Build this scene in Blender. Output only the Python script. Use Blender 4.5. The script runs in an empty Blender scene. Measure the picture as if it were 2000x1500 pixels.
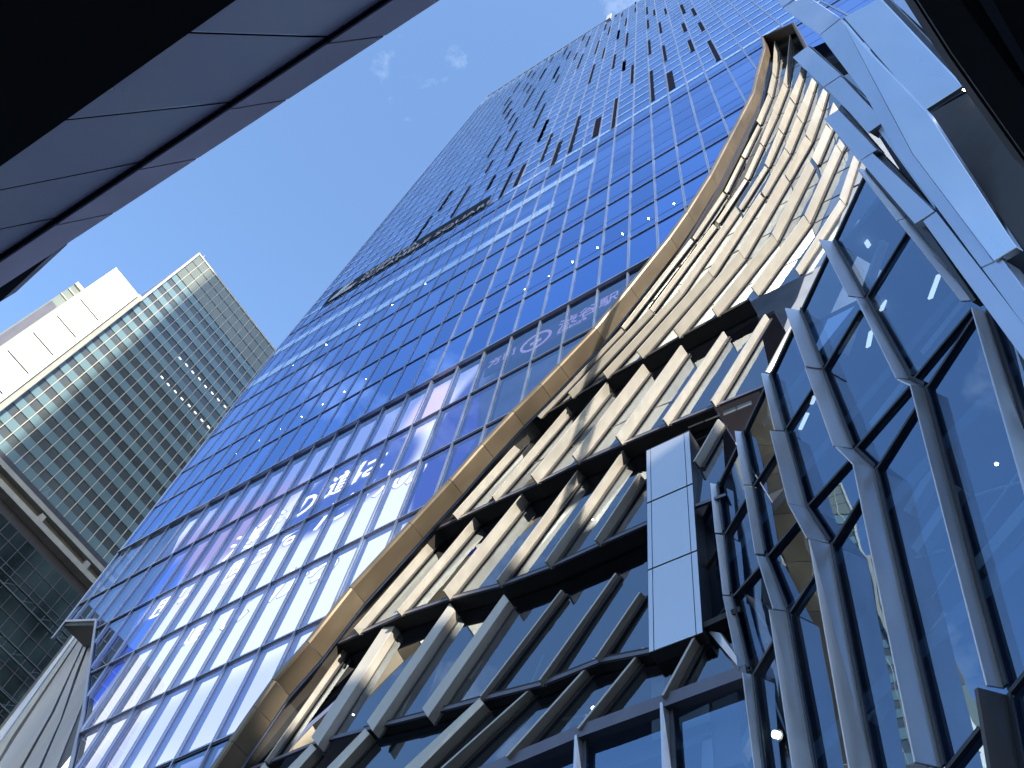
import bpy, math, random
from mathutils import Vector, Matrix, Color
random.seed(7)
scene = bpy.context.scene
COL = scene.collection
R_ = math.radians

# ------------------------------------------------------------------ camera
F, CX, CY = 1867.0, 1000.0, 750.0           # focal length and centre in photo pixels
EYE = Vector((0, 0, 1.6))
_z = Vector((250.0, -932.0, F)).normalized()                 # zenith seen in the camera frame
_h = Vector((-4700.0, 2510.0, F))
_h = (_h - _z * _h.dot(_z)).normalized()
_u = -_h                                                      # along the tower facade, to the right
_n = _z.cross(_u)                                             # into the facade
RM = Matrix((_u, _n, _z))                                     # camera frame -> world
cam_d = bpy.data.cameras.new('Camera'); cam = bpy.data.objects.new('Camera', cam_d); COL.objects.link(cam)
m3 = Matrix((RM @ Vector((1, 0, 0)), RM @ Vector((0, -1, 0)), RM @ Vector((0, 0, -1)))).transposed()
cam.matrix_world = Matrix.Translation(EYE) @ m3.to_4x4()
cam_d.sensor_width = 36.0; cam_d.lens = F / 2000 * 36; cam_d.clip_start = 0.05; cam_d.clip_end = 6000
scene.camera = cam

# ------------------------------------------------------------------ sky and sun
SUN_EL, SUN_AZ = R_(20), R_(-31)            # azimuth from +X, anticlockwise
sun_dir = Vector((math.cos(SUN_EL) * math.cos(SUN_AZ), math.cos(SUN_EL) * math.sin(SUN_AZ), math.sin(SUN_EL)))
W = bpy.data.worlds.new('World'); scene.world = W; W.use_nodes = True
nt = W.node_tree; nt.nodes.clear()
out = nt.nodes.new('ShaderNodeOutputWorld'); bg = nt.nodes.new('ShaderNodeBackground')
sky = nt.nodes.new('ShaderNodeTexSky'); sky.sky_type = 'NISHITA'; sky.sun_disc = False
sky.sun_elevation = SUN_EL; sky.sun_rotation = math.pi / 2 - SUN_AZ
sky.altitude = 50; sky.air_density = 1.0; sky.dust_density = 0.5; sky.ozone_density = 3.0
tc = nt.nodes.new('ShaderNodeTexCoord')
no = nt.nodes.new('ShaderNodeTexNoise'); no.inputs['Scale'].default_value = 5.5; no.inputs['Detail'].default_value = 9; no.inputs['Roughness'].default_value = 0.62
mp = nt.nodes.new('ShaderNodeMapping'); mp.inputs['Scale'].default_value = (1, 1, 1.6); mp.inputs['Location'].default_value = (3.1, 0.4, 1.7)
rp = nt.nodes.new('ShaderNodeValToRGB'); rp.color_ramp.elements[0].position = 0.60; rp.color_ramp.elements[1].position = 0.82
rp.color_ramp.elements[1].color = (0.16, 0.16, 0.16, 1)
mx = nt.nodes.new('ShaderNodeMix'); mx.data_type = 'RGBA'
mx.inputs[7].default_value = (9.0, 9.3, 10.0, 1)
nt.links.new(tc.outputs['Generated'], mp.inputs['Vector']); nt.links.new(mp.outputs[0], no.inputs['Vector'])
nt.links.new(no.outputs[0], rp.inputs[0]); nt.links.new(rp.outputs[0], mx.inputs[0])
nt.links.new(sky.outputs[0], mx.inputs[6]); nt.links.new(mx.outputs[2], bg.inputs['Color'])
bg.inputs['Strength'].default_value = 0.15
nt.links.new(bg.outputs[0], out.inputs['Surface'])
sd = bpy.data.lights.new('Sun', 'SUN'); so = bpy.data.objects.new('Sun', sd); COL.objects.link(so)
sd.energy = 3.3; sd.angle = R_(0.5); sd.color = (1.0, 0.90, 0.74)
so.rotation_euler = (-sun_dir).to_track_quat('-Z', 'Y').to_euler()
scene.view_settings.view_transform = 'Standard'; scene.view_settings.look = 'None'
scene.view_settings.exposure = 1.8; scene.view_settings.gamma = 1
scene.render.engine = 'CYCLES'
scene.cycles.max_bounces = 8; scene.cycles.transparent_max_bounces = 12; scene.cycles.caustics_reflective = False
scene.cycles.use_denoising = True

# ------------------------------------------------------------------ projection helpers
def ray(x, y): return RM @ Vector((x - CX, y - CY, F)).normalized()
def atY(x, y, Y):
    r = ray(x, y); return EYE + r * (Y / r.y)
def atX(x, y, X):
    r = ray(x, y); return EYE + r * (X / r.x)
def atZ(x, y, Z):
    r = ray(x, y); return EYE + r * ((Z - EYE.z) / r.z)
def onP(x, y, p0, n):
    r = ray(x, y); return EYE + r * ((p0 - EYE).dot(n) / r.dot(n))

# ------------------------------------------------------------------ mesh helpers
class MB:
    def __init__(s): s.v = []; s.f = []; s.sheet = True
    def face(s, pts):
        i = len(s.v); s.v += [tuple(p) for p in pts]; s.f.append(tuple(range(i, i + len(pts)))); return s
    def prism(s, pts, ext):
        s.sheet = False
        ext = Vector(ext); n = len(pts); i = len(s.v)
        s.v += [tuple(p) for p in pts] + [tuple(Vector(p) + ext) for p in pts]
        s.f.append(tuple(range(i, i + n))); s.f.append(tuple(range(i + 2 * n - 1, i + n - 1, -1)))
        for k in range(n):
            j = (k + 1) % n; s.f.append((i + k, i + n + k, i + n + j, i + j))
        return s
    def box(s, a, b):
        x0, y0, z0 = a; x1, y1, z1 = b
        return s.prism([(x0, y0, z0), (x1, y0, z0), (x1, y1, z0), (x0, y1, z0)], (0, 0, z1 - z0))
    def bar(s, p, q, w, d, up):
        """rectangular bar p->q, width w across, depth d along up (centred on p,q at its outer face)"""
        p = Vector(p); q = Vector(q); up = Vector(up).normalized(); a = (q - p).normalized(); c = a.cross(up).normalized() * (w / 2)
        return s.prism([p - c, p + c, q + c, q - c], up * -d)
    def tube(s, p, q, r, n=8):
        p = Vector(p); q = Vector(q); a = (q - p).normalized()
        t = a.orthogonal().normalized(); b = a.cross(t)
        return s.prism([p + (t * math.cos(2 * math.pi * k / n) + b * math.sin(2 * math.pi * k / n)) * r for k in range(n)], q - p)
    def build(s, name, mat, parent=None, bevel=0.0):
        me = bpy.data.meshes.new(name); me.from_pydata(s.v, [], s.f); me.validate(); me.update()
        import bmesh
        bm = bmesh.new(); bm.from_mesh(me)
        if s.sheet:                                     # open sheets (glass, ground) face the plaza
            for f in bm.faces:
                f.normal_update()
                if f.normal.dot(EYE - f.calc_center_median()) < 0: f.normal_flip()
        else: bmesh.ops.recalc_face_normals(bm, faces=bm.faces)
        bm.to_mesh(me); bm.free()
        o = bpy.data.objects.new(name, me); COL.objects.link(o); me.materials.append(mat)
        if parent: o.parent = parent
        if bevel:
            b = o.modifiers.new('b', 'BEVEL'); b.width = bevel; b.segments = 2; b.limit_method = 'ANGLE'
        return o
def tag(o, label=None, cat=None, group=None, kind=None):
    for k, v in (('label', label), ('category', cat), ('group', group), ('kind', kind)):
        if v: o[k] = v
    return o
def thing(name, label, cat, group=None):
    o = bpy.data.objects.new(name, None); COL.objects.link(o); o.empty_display_size = 0.5
    return tag(o, label, cat, group)

# ------------------------------------------------------------------ materials
def new_mat(name):
    m = bpy.data.materials.new(name); m.use_nodes = True; t = m.node_tree
    return m, t, t.nodes['Principled BSDF'], t.nodes['Material Output']
def ramp_noise(t, scale, lo, hi, vec=None, detail=4, stretch=None):
    tcn = t.nodes.new('ShaderNodeTexCoord'); src = tcn.outputs['Object']
    if stretch:
        mpn = t.nodes.new('ShaderNodeMapping'); mpn.inputs['Scale'].default_value = stretch; t.links.new(src, mpn.inputs[0]); src = mpn.outputs[0]
    n = t.nodes.new('ShaderNodeTexNoise'); n.inputs['Scale'].default_value = scale; n.inputs['Detail'].default_value = detail
    t.links.new(src, n.inputs['Vector'])
    r = t.nodes.new('ShaderNodeMapRange'); r.inputs[1].default_value = 0.3; r.inputs[2].default_value = 0.7
    r.inputs[3].default_value = lo; r.inputs[4].default_value = hi
    t.links.new(n.outputs[0], r.inputs[0]); return r.outputs[0]
def metal(name, col, metallic=0.6, rough=0.38, var=0.10, scale=1.2, stretch=(1, 1, 0.25), rvar=0.08):
    m, t, b, o = new_mat(name)
    b.inputs['Metallic'].default_value = metallic
    v = ramp_noise(t, scale, 1 - var, 1 + var, stretch=stretch)
    mul = t.nodes.new('ShaderNodeVectorMath'); mul.operation = 'SCALE'; mul.inputs[0].default_value = col
    t.links.new(v, mul.inputs['Scale']); t.links.new(mul.outputs[0], b.inputs['Base Color'])
    r = ramp_noise(t, scale * 2.3, rough - rvar, rough + rvar, stretch=stretch)
    t.links.new(r, b.inputs['Roughness'])
    return m
def plain(name, col, rough=0.6, metallic=0.0, var=0.12, scale=0.8):
    return metal(name, col, metallic, rough, var, scale, (1, 1, 1), 0.05)
def emit(name, col, s):
    m, t, b, o = new_mat(name)
    b.inputs['Base Color'].default_value = (0.1, 0.1, 0.1, 1); b.inputs['Emission Color'].default_value = (*col, 1); b.inputs['Emission Strength'].default_value = s
    return m
def glass(name, tint, refl, see, see_tint=(0.75, 0.85, 0.9), rough=0.01, wav=0.0, wscale=0.3, ior=1.5, cell=None, tilt=None):
    """coated architectural glass: share `see` of the light passes through, the rest is mirrored with colour tint*refl"""
    m, t, b, o = new_mat(name); t.nodes.remove(b)
    g = t.nodes.new('ShaderNodeBsdfGlossy'); g.inputs['Roughness'].default_value = rough
    tr = t.nodes.new('ShaderNodeBsdfTransparent'); tr.inputs['Color'].default_value = (*see_tint, 1)
    lw = t.nodes.new('ShaderNodeFresnel'); lw.inputs['IOR'].default_value = ior
    mix = t.nodes.new('ShaderNodeMixShader')
    fac = t.nodes.new('ShaderNodeMapRange'); fac.inputs[1].default_value = 0.03; fac.inputs[2].default_value = 1.0
    fac.inputs[3].default_value = 1 - see; fac.inputs[4].default_value = 1.0
    t.links.new(lw.outputs[0], fac.inputs[0]); t.links.new(fac.outputs[0], mix.inputs[0])
    # colour turns neutral towards grazing view
    cm = t.nodes.new('ShaderNodeMix'); cm.data_type = 'RGBA'
    c1 = tuple(a * refl for a in tint)
    cm.inputs[6].default_value = (*c1, 1); cm.inputs[7].default_value = (0.95, 0.95, 0.95, 1)
    gm = t.nodes.new('ShaderNodeMapRange'); gm.inputs[1].default_value = 0.05; gm.inputs[2].default_value = 0.9
    t.links.new(lw.outputs[0], gm.inputs[0]); t.links.new(gm.outputs[0], cm.inputs[0])
    col = cm.outputs[2]
    geo = t.nodes.new('ShaderNodeNewGeometry')
    if cell:                                          # pane to pane differences of the coating
        dv = t.nodes.new('ShaderNodeVectorMath'); dv.operation = 'DIVIDE'; dv.inputs[1].default_value = cell
        fl = t.nodes.new('ShaderNodeVectorMath'); fl.operation = 'FLOOR'; wn = t.nodes.new('ShaderNodeTexWhiteNoise')
        t.links.new(geo.outputs['Position'], dv.inputs[0]); t.links.new(dv.outputs[0], fl.inputs[0]); t.links.new(fl.outputs[0], wn.inputs['Vector'])
        mr = t.nodes.new('ShaderNodeMapRange'); mr.inputs[3].default_value = 0.90; mr.inputs[4].default_value = 1.09
        t.links.new(wn.outputs['Value'], mr.inputs[0])
        sc = t.nodes.new('ShaderNodeVectorMath'); sc.operation = 'SCALE'
        t.links.new(col, sc.inputs[0]); t.links.new(mr.outputs[0], sc.inputs['Scale']); col = sc.outputs[0]
    t.links.new(col, g.inputs['Color'])
    if wav:
        n = t.nodes.new('ShaderNodeTexNoise'); n.inputs['Scale'].default_value = wscale; n.inputs['Detail'].default_value = 1.5
        bp = t.nodes.new('ShaderNodeBump'); bp.inputs['Strength'].default_value = wav; bp.inputs['Distance'].default_value = 1.0
        t.links.new(geo.outputs['Position'], n.inputs['Vector']); t.links.new(n.outputs[0], bp.inputs['Height']); t.links.new(bp.outputs[0], g.inputs['Normal'])
    if tilt:                                           # the panes stand folded out of the wall plane
        ad = t.nodes.new('ShaderNodeVectorMath'); ad.operation = 'ADD'; ad.inputs[1].default_value = tilt
        nn = t.nodes.new('ShaderNodeVectorMath'); nn.operation = 'NORMALIZE'
        t.links.new(bp.outputs[0], ad.inputs[0]); t.links.new(ad.outputs[0], nn.inputs[0]); t.links.new(nn.outputs[0], g.inputs['Normal'])
    t.links.new(tr.outputs[0], mix.inputs[1]); t.links.new(g.outputs[0], mix.inputs[2]); t.links.new(mix.outputs[0], o.inputs['Surface'])
    return m

M = {}
M['tower_glass'] = glass('tower_glass', (0.125, 0.345, 0.82), 1.0, 0.10, (0.5, 0.7, 1.0), wav=0.012, wscale=0.25, ior=1.45, cell=(1.85, 50, 5.1))
M['led_glass'] = glass('led_glass', (0.48, 0.62, 0.85), 0.9, 0.60, (0.85, 0.88, 1.0), wav=0.015, wscale=0.2, ior=1.45)
M['pod_glass'] = glass('pod_glass', (0.52, 0.62, 0.72), 0.62, 0.42, (0.62, 0.72, 0.80), wav=0.02, wscale=0.3, ior=1.45)
M['upper_glass'] = glass('upper_glass', (0.70, 0.82, 0.92), 0.46, 0.40, (0.62, 0.72, 0.80), wav=0.03, wscale=0.5, ior=1.45)
M['bay_glass'] = glass('bay_glass', (0.38, 0.54, 0.72), 0.85, 0.48, (0.55, 0.72, 0.90), wav=0.03, wscale=0.28, ior=1.45, tilt=(-0.146, 0.095, 0.0))
M['mullion'] = metal('mullion', (0.30, 0.34, 0.42), 0.85, 0.35)
M['mullion_dark'] = metal('mullion_dark', (0.10, 0.10, 0.13), 0.3, 0.45)
M['stripe'] = metal('stripe', (0.66, 0.80, 0.95), 0.9, 0.28, 0.04)
M['line_dark'] = plain('line_dark', (0.03, 0.05, 0.14), 0.5)
M['slot'] = plain('slot', (0.010, 0.012, 0.022), 0.6)
M['slot'].node_tree.nodes['Principled BSDF'].inputs['Specular IOR Level'].default_value = 0.0
M['interior_dark'] = plain('interior_dark', (0.035, 0.045, 0.10), 0.8)
M['wall_grey'] = plain('wall_grey', (0.30, 0.31, 0.33), 0.7)
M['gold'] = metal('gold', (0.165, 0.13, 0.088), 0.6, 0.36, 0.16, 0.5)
M['fin'] = metal('fin', (0.36, 0.34, 0.30), 0.25, 0.40, 0.07, 2.0)
M['bay_fin'] = metal('bay_fin', (0.50, 0.52, 0.56), 0.75, 0.36, 0.06, 1.5)
M['panel'] = metal('panel', (0.47, 0.53, 0.62), 0.85, 0.34, 0.07, 0.6)
M['column_panel'] = metal('column_panel', (0.52, 0.54, 0.57), 0.75, 0.33, 0.02, 0.5, rvar=0.02)
M['gasket'] = plain('gasket', (0.012, 0.012, 0.016), 0.5)
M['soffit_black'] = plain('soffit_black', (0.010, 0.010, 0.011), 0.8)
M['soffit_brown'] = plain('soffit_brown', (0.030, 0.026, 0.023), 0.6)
M['deck_panel'] = metal('deck_panel', (0.90, 0.84, 1.0), 0.75, 0.34, 0.10, 0.7, (1, 1, 1))
M['deck_fascia'] = metal('deck_fascia', (0.52, 0.47, 0.58), 0.45, 0.42, 0.10, 0.7, (1, 1, 1))
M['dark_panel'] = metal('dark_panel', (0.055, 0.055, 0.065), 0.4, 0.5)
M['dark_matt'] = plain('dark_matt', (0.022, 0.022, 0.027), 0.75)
M['white_wall'] = plain('white_wall', (0.80, 0.79, 0.75), 0.55, var=0.03)
M['cream'] = plain('cream', (0.40, 0.385, 0.33), 0.5)
M['spandrel'] = metal('spandrel', (0.125, 0.20, 0.23), 0.15, 0.22, 0.18, 0.06)
M['office_glass'] = metal('office_glass', (0.075, 0.09, 0.10), 0.2, 0.12, 0.30, 0.05, (1, 1, 2))
M['parapet_glass'] = metal('parapet_glass', (0.17, 0.20, 0.18), 0.2, 0.2, 0.12, 0.08)
M['teal_glass'] = metal('teal_glass', (0.035, 0.055, 0.06), 0.3, 0.10, 0.8, 0.16, (1, 1, 0.6))
M['olive'] = plain('olive', (0.06, 0.06, 0.045), 0.7)
M['lattice_reflection'] = metal('lattice_reflection', (0.10, 0.12, 0.12), 0.4, 0.5)
M['concrete'] = plain('concrete', (0.26, 0.26, 0.24), 0.7)
M['beige'] = plain('beige', (0.55, 0.44, 0.30), 0.6)
M['lamp'] = emit('lamp', (1.0, 0.92, 0.80), 30)
M['lamp_in'] = emit('lamp_in', (1.0, 0.88, 0.70), 14)
M['lamp_strip'] = emit('lamp_strip', (0.95, 1.0, 1.0), 0.6)
M['white_paint'] = plain('white_paint', (0.78, 0.80, 0.82), 0.5)
M['interior_blue'] = plain('interior_blue', (0.28, 0.33, 0.44), 0.7)
M['interior_room'] = plain('interior_room', (0.10, 0.10, 0.13), 0.8)
M['ceiling_room'] = plain('ceiling_room', (0.30, 0.28, 0.29), 0.8)
M['asphalt'] = plain('asphalt', (0.09, 0.09, 0.095), 0.9)
M['sign_black'] = plain('sign_black', (0.008, 0.008, 0.012), 0.6)
M['sign_black'].node_tree.nodes['Principled BSDF'].inputs['Specular IOR Level'].default_value = 0.05
M['sign_white'] = plain('sign_white', (0.30, 0.32, 0.36), 0.5)

# ------------------------------------------------------------------ ground
tag(MB().face([(-900, -900, 0), (900, -900, 0), (900, 900, 0), (-900, 900, 0)]).build('ground', M['asphalt']), kind='structure')

# ================================================================== 1. the glass skyscraper
D = 15.0
tower = thing('skyscraper', 'tall blue mirror glass skyscraper with a pale mullion grid and dark slot windows', 'skyscraper')
TRIM = [(1580, 96), (1568, 74), (1552, 46), (1488, 75), (1491, 97), (1476, 152), (1468, 186), (1440, 240), (1418, 282), (1384, 347), (1338, 420), (1304, 468),
        (1226, 565), (1159, 646), (1090, 718), (1054, 755), (1000, 808), (940, 872), (878, 942), (800, 1026), (684, 1152), (600, 1258), (534, 1332), (496, 1386), (450, 1453), (395, 1535)]
trim3 = [atY(x, y, D) for x, y in TRIM]
LEFT = [(138, 1508), (165, 1395), (190, 1213), (130, 1215)]
left3 = [atY(x, y, D) for x, y in LEFT]
ROOF = 226.0
poly = [trim3[0] + Vector((0, 0, 0))] + trim3[1:] + left3 + [Vector((-50.2, D, 86)), Vector((-48.6, D, 226.0)), Vector((-15.5, D, 220)), Vector((-8, D, 214)), Vector((22, D, 208)), Vector((22, D, 66))]
poly2 = [(p.x, p.z) for p in poly]
SPLIT = 51.0
def inside(x, z):
    c = False; n = len(poly2)
    for i in range(n):
        (x1, z1), (x2, z2) = poly2[i], poly2[(i + 1) % n]
        if (z1 > z) != (z2 > z) and x < (x2 - x1) * (z - z1) / (z2 - z1) + x1: c = not c
    return c
def spans(const, axis):
    """intervals of the facade outline along a vertical (axis 0: x const) or horizontal (axis 1: z const) line"""
    hits = []; n = len(poly2)
    for i in range(n):
        a, b = poly2[i], poly2[(i + 1) % n]
        if (a[axis] > const) != (b[axis] > const):
            t = (const - a[axis]) / (b[axis] - a[axis]); hits.append(a[1 - axis] + t * (b[1 - axis] - a[1 - axis]))
    hits.sort(); return list(zip(hits[0::2], hits[1::2]))
def clip(pts, z, keep_above):
    o = []; n = len(pts)
    for i in range(n):
        a, b = pts[i], pts[(i + 1) % n]; ia = (a.z >= z) == keep_above; ib = (b.z >= z) == keep_above
        if ia: o.append(a)
        if ia != ib: o.append(a.lerp(b, (z - a.z) / (b.z - a.z)))
    return o
MB().face(clip(poly, SPLIT, True)).build('facade_glass', M['tower_glass'], tower)
MB().face(clip(poly, SPLIT, False)).build('screen_window', M['led_glass'], tower)
back = [p + Vector((0, 1.15, 0)) for p in clip(poly, SPLIT, True)]
MB().face(back).build('inner_wall', M['interior_dark'], tower)
MB().prism([Vector((-50.2, D + 0.02, 86)), Vector((-48.6, D + 0.02, 226)), Vector((-48.6, 55, 226)), Vector((-50.2, 55, 86))], (0.3, 0, 0)).build('side_wall', M['office_glass'], tower)
MB().prism([Vector((-50.1, 18, 2)), Vector((-50.1, 18, 86)), Vector((-50.1, 55, 86)), Vector((-50.1, 55, 2))], (0.3, 0, 0)).build('lower_side_wall', M['office_glass'], tower)
MB().prism([Vector((-48.6, D + .3, 225.8)), Vector((-15.5, D + .3, 219.8)), Vector((-8, D + .3, 213.8)), Vector((22, D + .3, 207.8)), Vector((22, 55, 207.8)), Vector((-48.6, 55, 225.8))], (0, 0, -0.4)).build('roof', M['wall_grey'], tower)
MB().bar(Vector((-48.6, D - .1, 226.1)), Vector((-15.5, D - .1, 220.1)), 0.5, 0.3, (0, -1, 0)).build('roof_coping', M['mullion'], tower)
p = atY(1190, 36, D); MB().box((p.x - .5, D - .35, p.z - 4), (p.x + .5, D - .05, p.z + 6)).build('roof_beacon', M['sign_white'], tower)
# edge strip at the left corner
for a, b in ((Vector((-48.34, D, 42.1)), Vector((-50.2, D, 86))), (Vector((-50.2, D, 86)), Vector((-48.6, D, 226)))):
    MB().bar(a + Vector((0, -.1, 0)), b + Vector((0, -.1, 0)), 0.22, 0.16, (0, -1, 0)).build('corner_strip', M['mullion'], tower)
# mullions
S = [-7.41, -9.27, -11.145, -12.99, -14.835, -16.74, -18.6, -20.46, -22.335, -24.045, -25.875, -27.75, -29.49, -31.245, -33.045, -34.83]
while S[-1] > -47.5: S.append(S[-1] - 1.79)
rs = -7.41
while rs < 9: rs += 1.88; S.insert(0, rs)
S = [s + 0.0 for s in S]
MULL = sorted(S)
for s in MULL:
    mb = MB(); lo = MB(); any_lo = False
    for a, b in spans(s, 0):
        if b - a < 0.5: continue
        za, zb = max(a, SPLIT + .2), b - .1
        if zb > za:
            for dx in (-0.05, 0.05): mb.box((s + dx - 0.020, D - 0.07, za), (s + dx + 0.020, D - 0.012, zb))
            mb.box((s - 0.03, D - 0.05, za), (s + 0.03, D - 0.014, zb))
        za, zb = a + .05, min(b, SPLIT - .35)
        if zb > za:
            lo.box((s - 0.04, D - 0.10, za), (s + 0.04, D - 0.01, zb)); any_lo = True
    if mb.v: mb.build('mullion', M['mullion'], tower)
    if any_lo: lo.build('screen_mullion', M['mullion'], tower)
# transoms
def hbar(z, x0=None, x1=None, h=0.09, proud=0.07, mat='mullion', name='transom', y1=None):
    for a, b in spans(z, 1):
        a = a if x0 is None else max(a, x0); b = b if x1 is None else min(b, x1)
        if b > a: MB().box((a + .02, D - proud, z - h / 2), (b - .02, D - 0.008 if y1 is None else y1, z + h / 2)).build(name, M[mat], tower)
for z in (24.9, 29.85, 35.1, 40.2, 45.3): hbar(z, h=0.09, proud=0.09, mat='mullion'); hbar(z - .09, h=0.05, proud=0.05, mat='mullion_dark')
hbar(51.0, h=0.24, proud=0.10, mat='gasket', name='shadow_gap'); hbar(50.74, h=0.14, proud=0.2)
for z in (56.5, 61.5, 67.0, 72.5): hbar(z, h=0.10, mat='mullion')
for z in (57.9, 62.9, 68.4, 73.9, 76.0, 79.6, 83.1, 87.4, 91.0): hbar(z, x0=-48 if z > 75 else -20, h=0.07, proud=0.012, mat='line_dark')
hbar(77.3, x1=-16.5, h=1.75, proud=0.035, mat='stripe', name='pale_band')  # reflection on the glass, built as a pale strip
hbar(84.9, x1=-13.0, h=1.75, proud=0.035, mat='stripe', name='pale_band')  # upper reflection, likewise built as pale material
hbar(89.6, h=0.09)
hbar(94.1, h=0.9, proud=0.035, mat='stripe', name='pale_band')
z = 98.3
while z < 220:
    hbar(z, h=0.52, proud=0.035, mat='stripe', name='floor_band'); z += 4.05
# dark slot windows
def slots(x0, y0, k, rows):
    for r in rows:
        xt, yt, xb, yb = r[:4]; w = r[4] if len(r) > 4 else 0.34
        a = atY(x0 + xt * k, y0 + yt * k, D); b = atY(x0 + xb * k, y0 + yb * k, D)
        za, zb = sorted((a.z, b.z)); c = min(MULL, key=lambda s: abs(s - (a.x + b.x) / 2)); c0 = (a.x + b.x) / 2
        if abs(c - c0) < 0.45: c0 = c + math.copysign(w / 2 + 0.13, c0 - c) if abs(c0 - c) > 0.05 else c - w / 2 - .13
        zb = min(zb, 218 - 0.12 * (c0 + 15))
        o = MB().box((c0 - w / 2, D - 0.05, za), (c0 + w / 2, D - 0.004, zb)).build('slot_window', M['slot'], tower)
        MB().box((c0 - w / 2 - 0.07, D - 0.12, za), (c0 - w / 2 - 0.01, D - 0.004, zb)).build('jamb', M['mullion'], o)
slots(1200, 0, .15, [(295, 0, 292, 38), (287, 95, 283, 148), (25, 185, 15, 215), (102, 172, 97, 212), (172, 228, 158, 322), (65, 395, 45, 505), (170, 432, 152, 612), (428, 90, 428, 182), (533, 120, 538, 188), (680, 100, 685, 178), (868, 65, 900, 182, .45), (1040, 100, 1065, 190, .45), (438, 258, 438, 380), (590, 290, 605, 430), (915, 292, 938, 402, .45), (1130, 280, 1170, 402, .45), (450, 530, 458, 708), (636, 597, 662, 805), (990, 515, 1035, 660, .42), (1255, 522, 1370, 778, .42), (130, 797, 118, 922), (250, 842, 240, 1072), (475, 925, 495, 1315), (705, 955, 740, 1170, .65), (40, 1280, 0, 1667, .36)])
slots(1050, 0, .1576, [(155, 690, 115, 750), (195, 700, 160, 765), (395, 545, 330, 680), (420, 625, 368, 730), (600, 415, 558, 500), (652, 445, 600, 578), (488, 655, 457, 738), (565, 668, 493, 850), (775, 500, 722, 660), (855, 295, 830, 372), (912, 322, 885, 420), (1015, 375, 992, 485), (850, 588, 806, 725), (710, 800, 635, 1034), (965, 680, 930, 848), (1077, 757, 1065, 878), (262, 838, 190, 970), (108, 850, 32, 977)])
slots(900, 100, .1576, [(860, 210, 815, 280), (878, 245, 835, 318), (938, 248, 892, 325), (1060, 215, 988, 350), (1212, 200, 1145, 340), (1228, 290, 1180, 388), (752, 375, 670, 500), (832, 400, 778, 485), (898, 410, 845, 500), (922, 458, 795, 682), (1058, 478, 930, 722), (625, 562, 560, 660), (632, 615, 528, 775), (628, 715, 555, 835), (692, 748, 615, 880), (708, 825, 600, 1000), (1055, 648, 900, 952), (1088, 845, 970, 1116)])
slots(950, 200, .1975, [(652, 312, 545, 580), (738, 388, 645, 635, .5), (922, 140, 815, 495, .4), (1140, 140, 1085, 330, .7), (155, 325, 38, 530), (310, 275, 198, 475), (338, 398, 210, 640), (408, 597, 300, 815, .55), (270, 685, 140, 945), (72, 568, 0, 690), (72, 735, 0, 880), (612, 172, 520, 385)])
slots(600, 350, .2, [(1590, 70, 1410, 370, .36), (1410, 120, 1300, 300), (1190, 380, 1060, 600)])
# building name sign
sgn = MB().box((-47.3, D - 0.13, 93.75), (-26.0, D - 0.11, 97.9)).build('name_sign', M['sign_black'], tower)
def text3d(body, x, z, size, mat, y, name, parent, sx=1.0, shear=0, ext=0.02, fat=0.0):
    cu = bpy.data.curves.new(name, 'FONT'); cu.body = body; cu.size = size; cu.extrude = ext; cu.resolution_u = 3; cu.shear = shear; cu.offset = fat
    o = bpy.data.objects.new(name, cu); COL.objects.link(o)
    dg = bpy.context.evaluated_depsgraph_get(); me = bpy.data.meshes.new_from_object(o.evaluated_get(dg))
    bpy.data.objects.remove(o); me.materials.clear(); me.materials.append(mat); me.name = name
    o = bpy.data.objects.new(name, me); COL.objects.link(o); o.parent = parent
    o.matrix_world = Matrix.Translation((x, y, z)) @ Matrix.Rotation(math.pi / 2, 4, 'X') @ Matrix.Diagonal((sx, 1, 1, 1))
    return o
text3d('SHIBUYA', -42.4, 95.85, 2.0, M['sign_white'], D - 0.15, 'sign_lettering', sgn, 0.92)
text3d('SCRAMBLE SQUARE', -42.4, 93.95, 2.0, M['sign_white'], D - 0.15, 'sign_lettering', sgn, 0.98)
lg = MB()
lg.prism([(-46.6, D - .16, 94.1), (-45.2, D - .16, 94.1), (-44.0, D - .16, 97.4), (-45.4, D - .16, 97.4)], (0, .02, 0))
lg.prism([(-44.9, D - .16, 94.1), (-43.5, D - .16, 94.1), (-43.0, D - .16, 95.4), (-44.4, D - .16, 95.4)], (0, .02, 0))
lg.build('sign_emblem', M['sign_white'], sgn)
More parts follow.
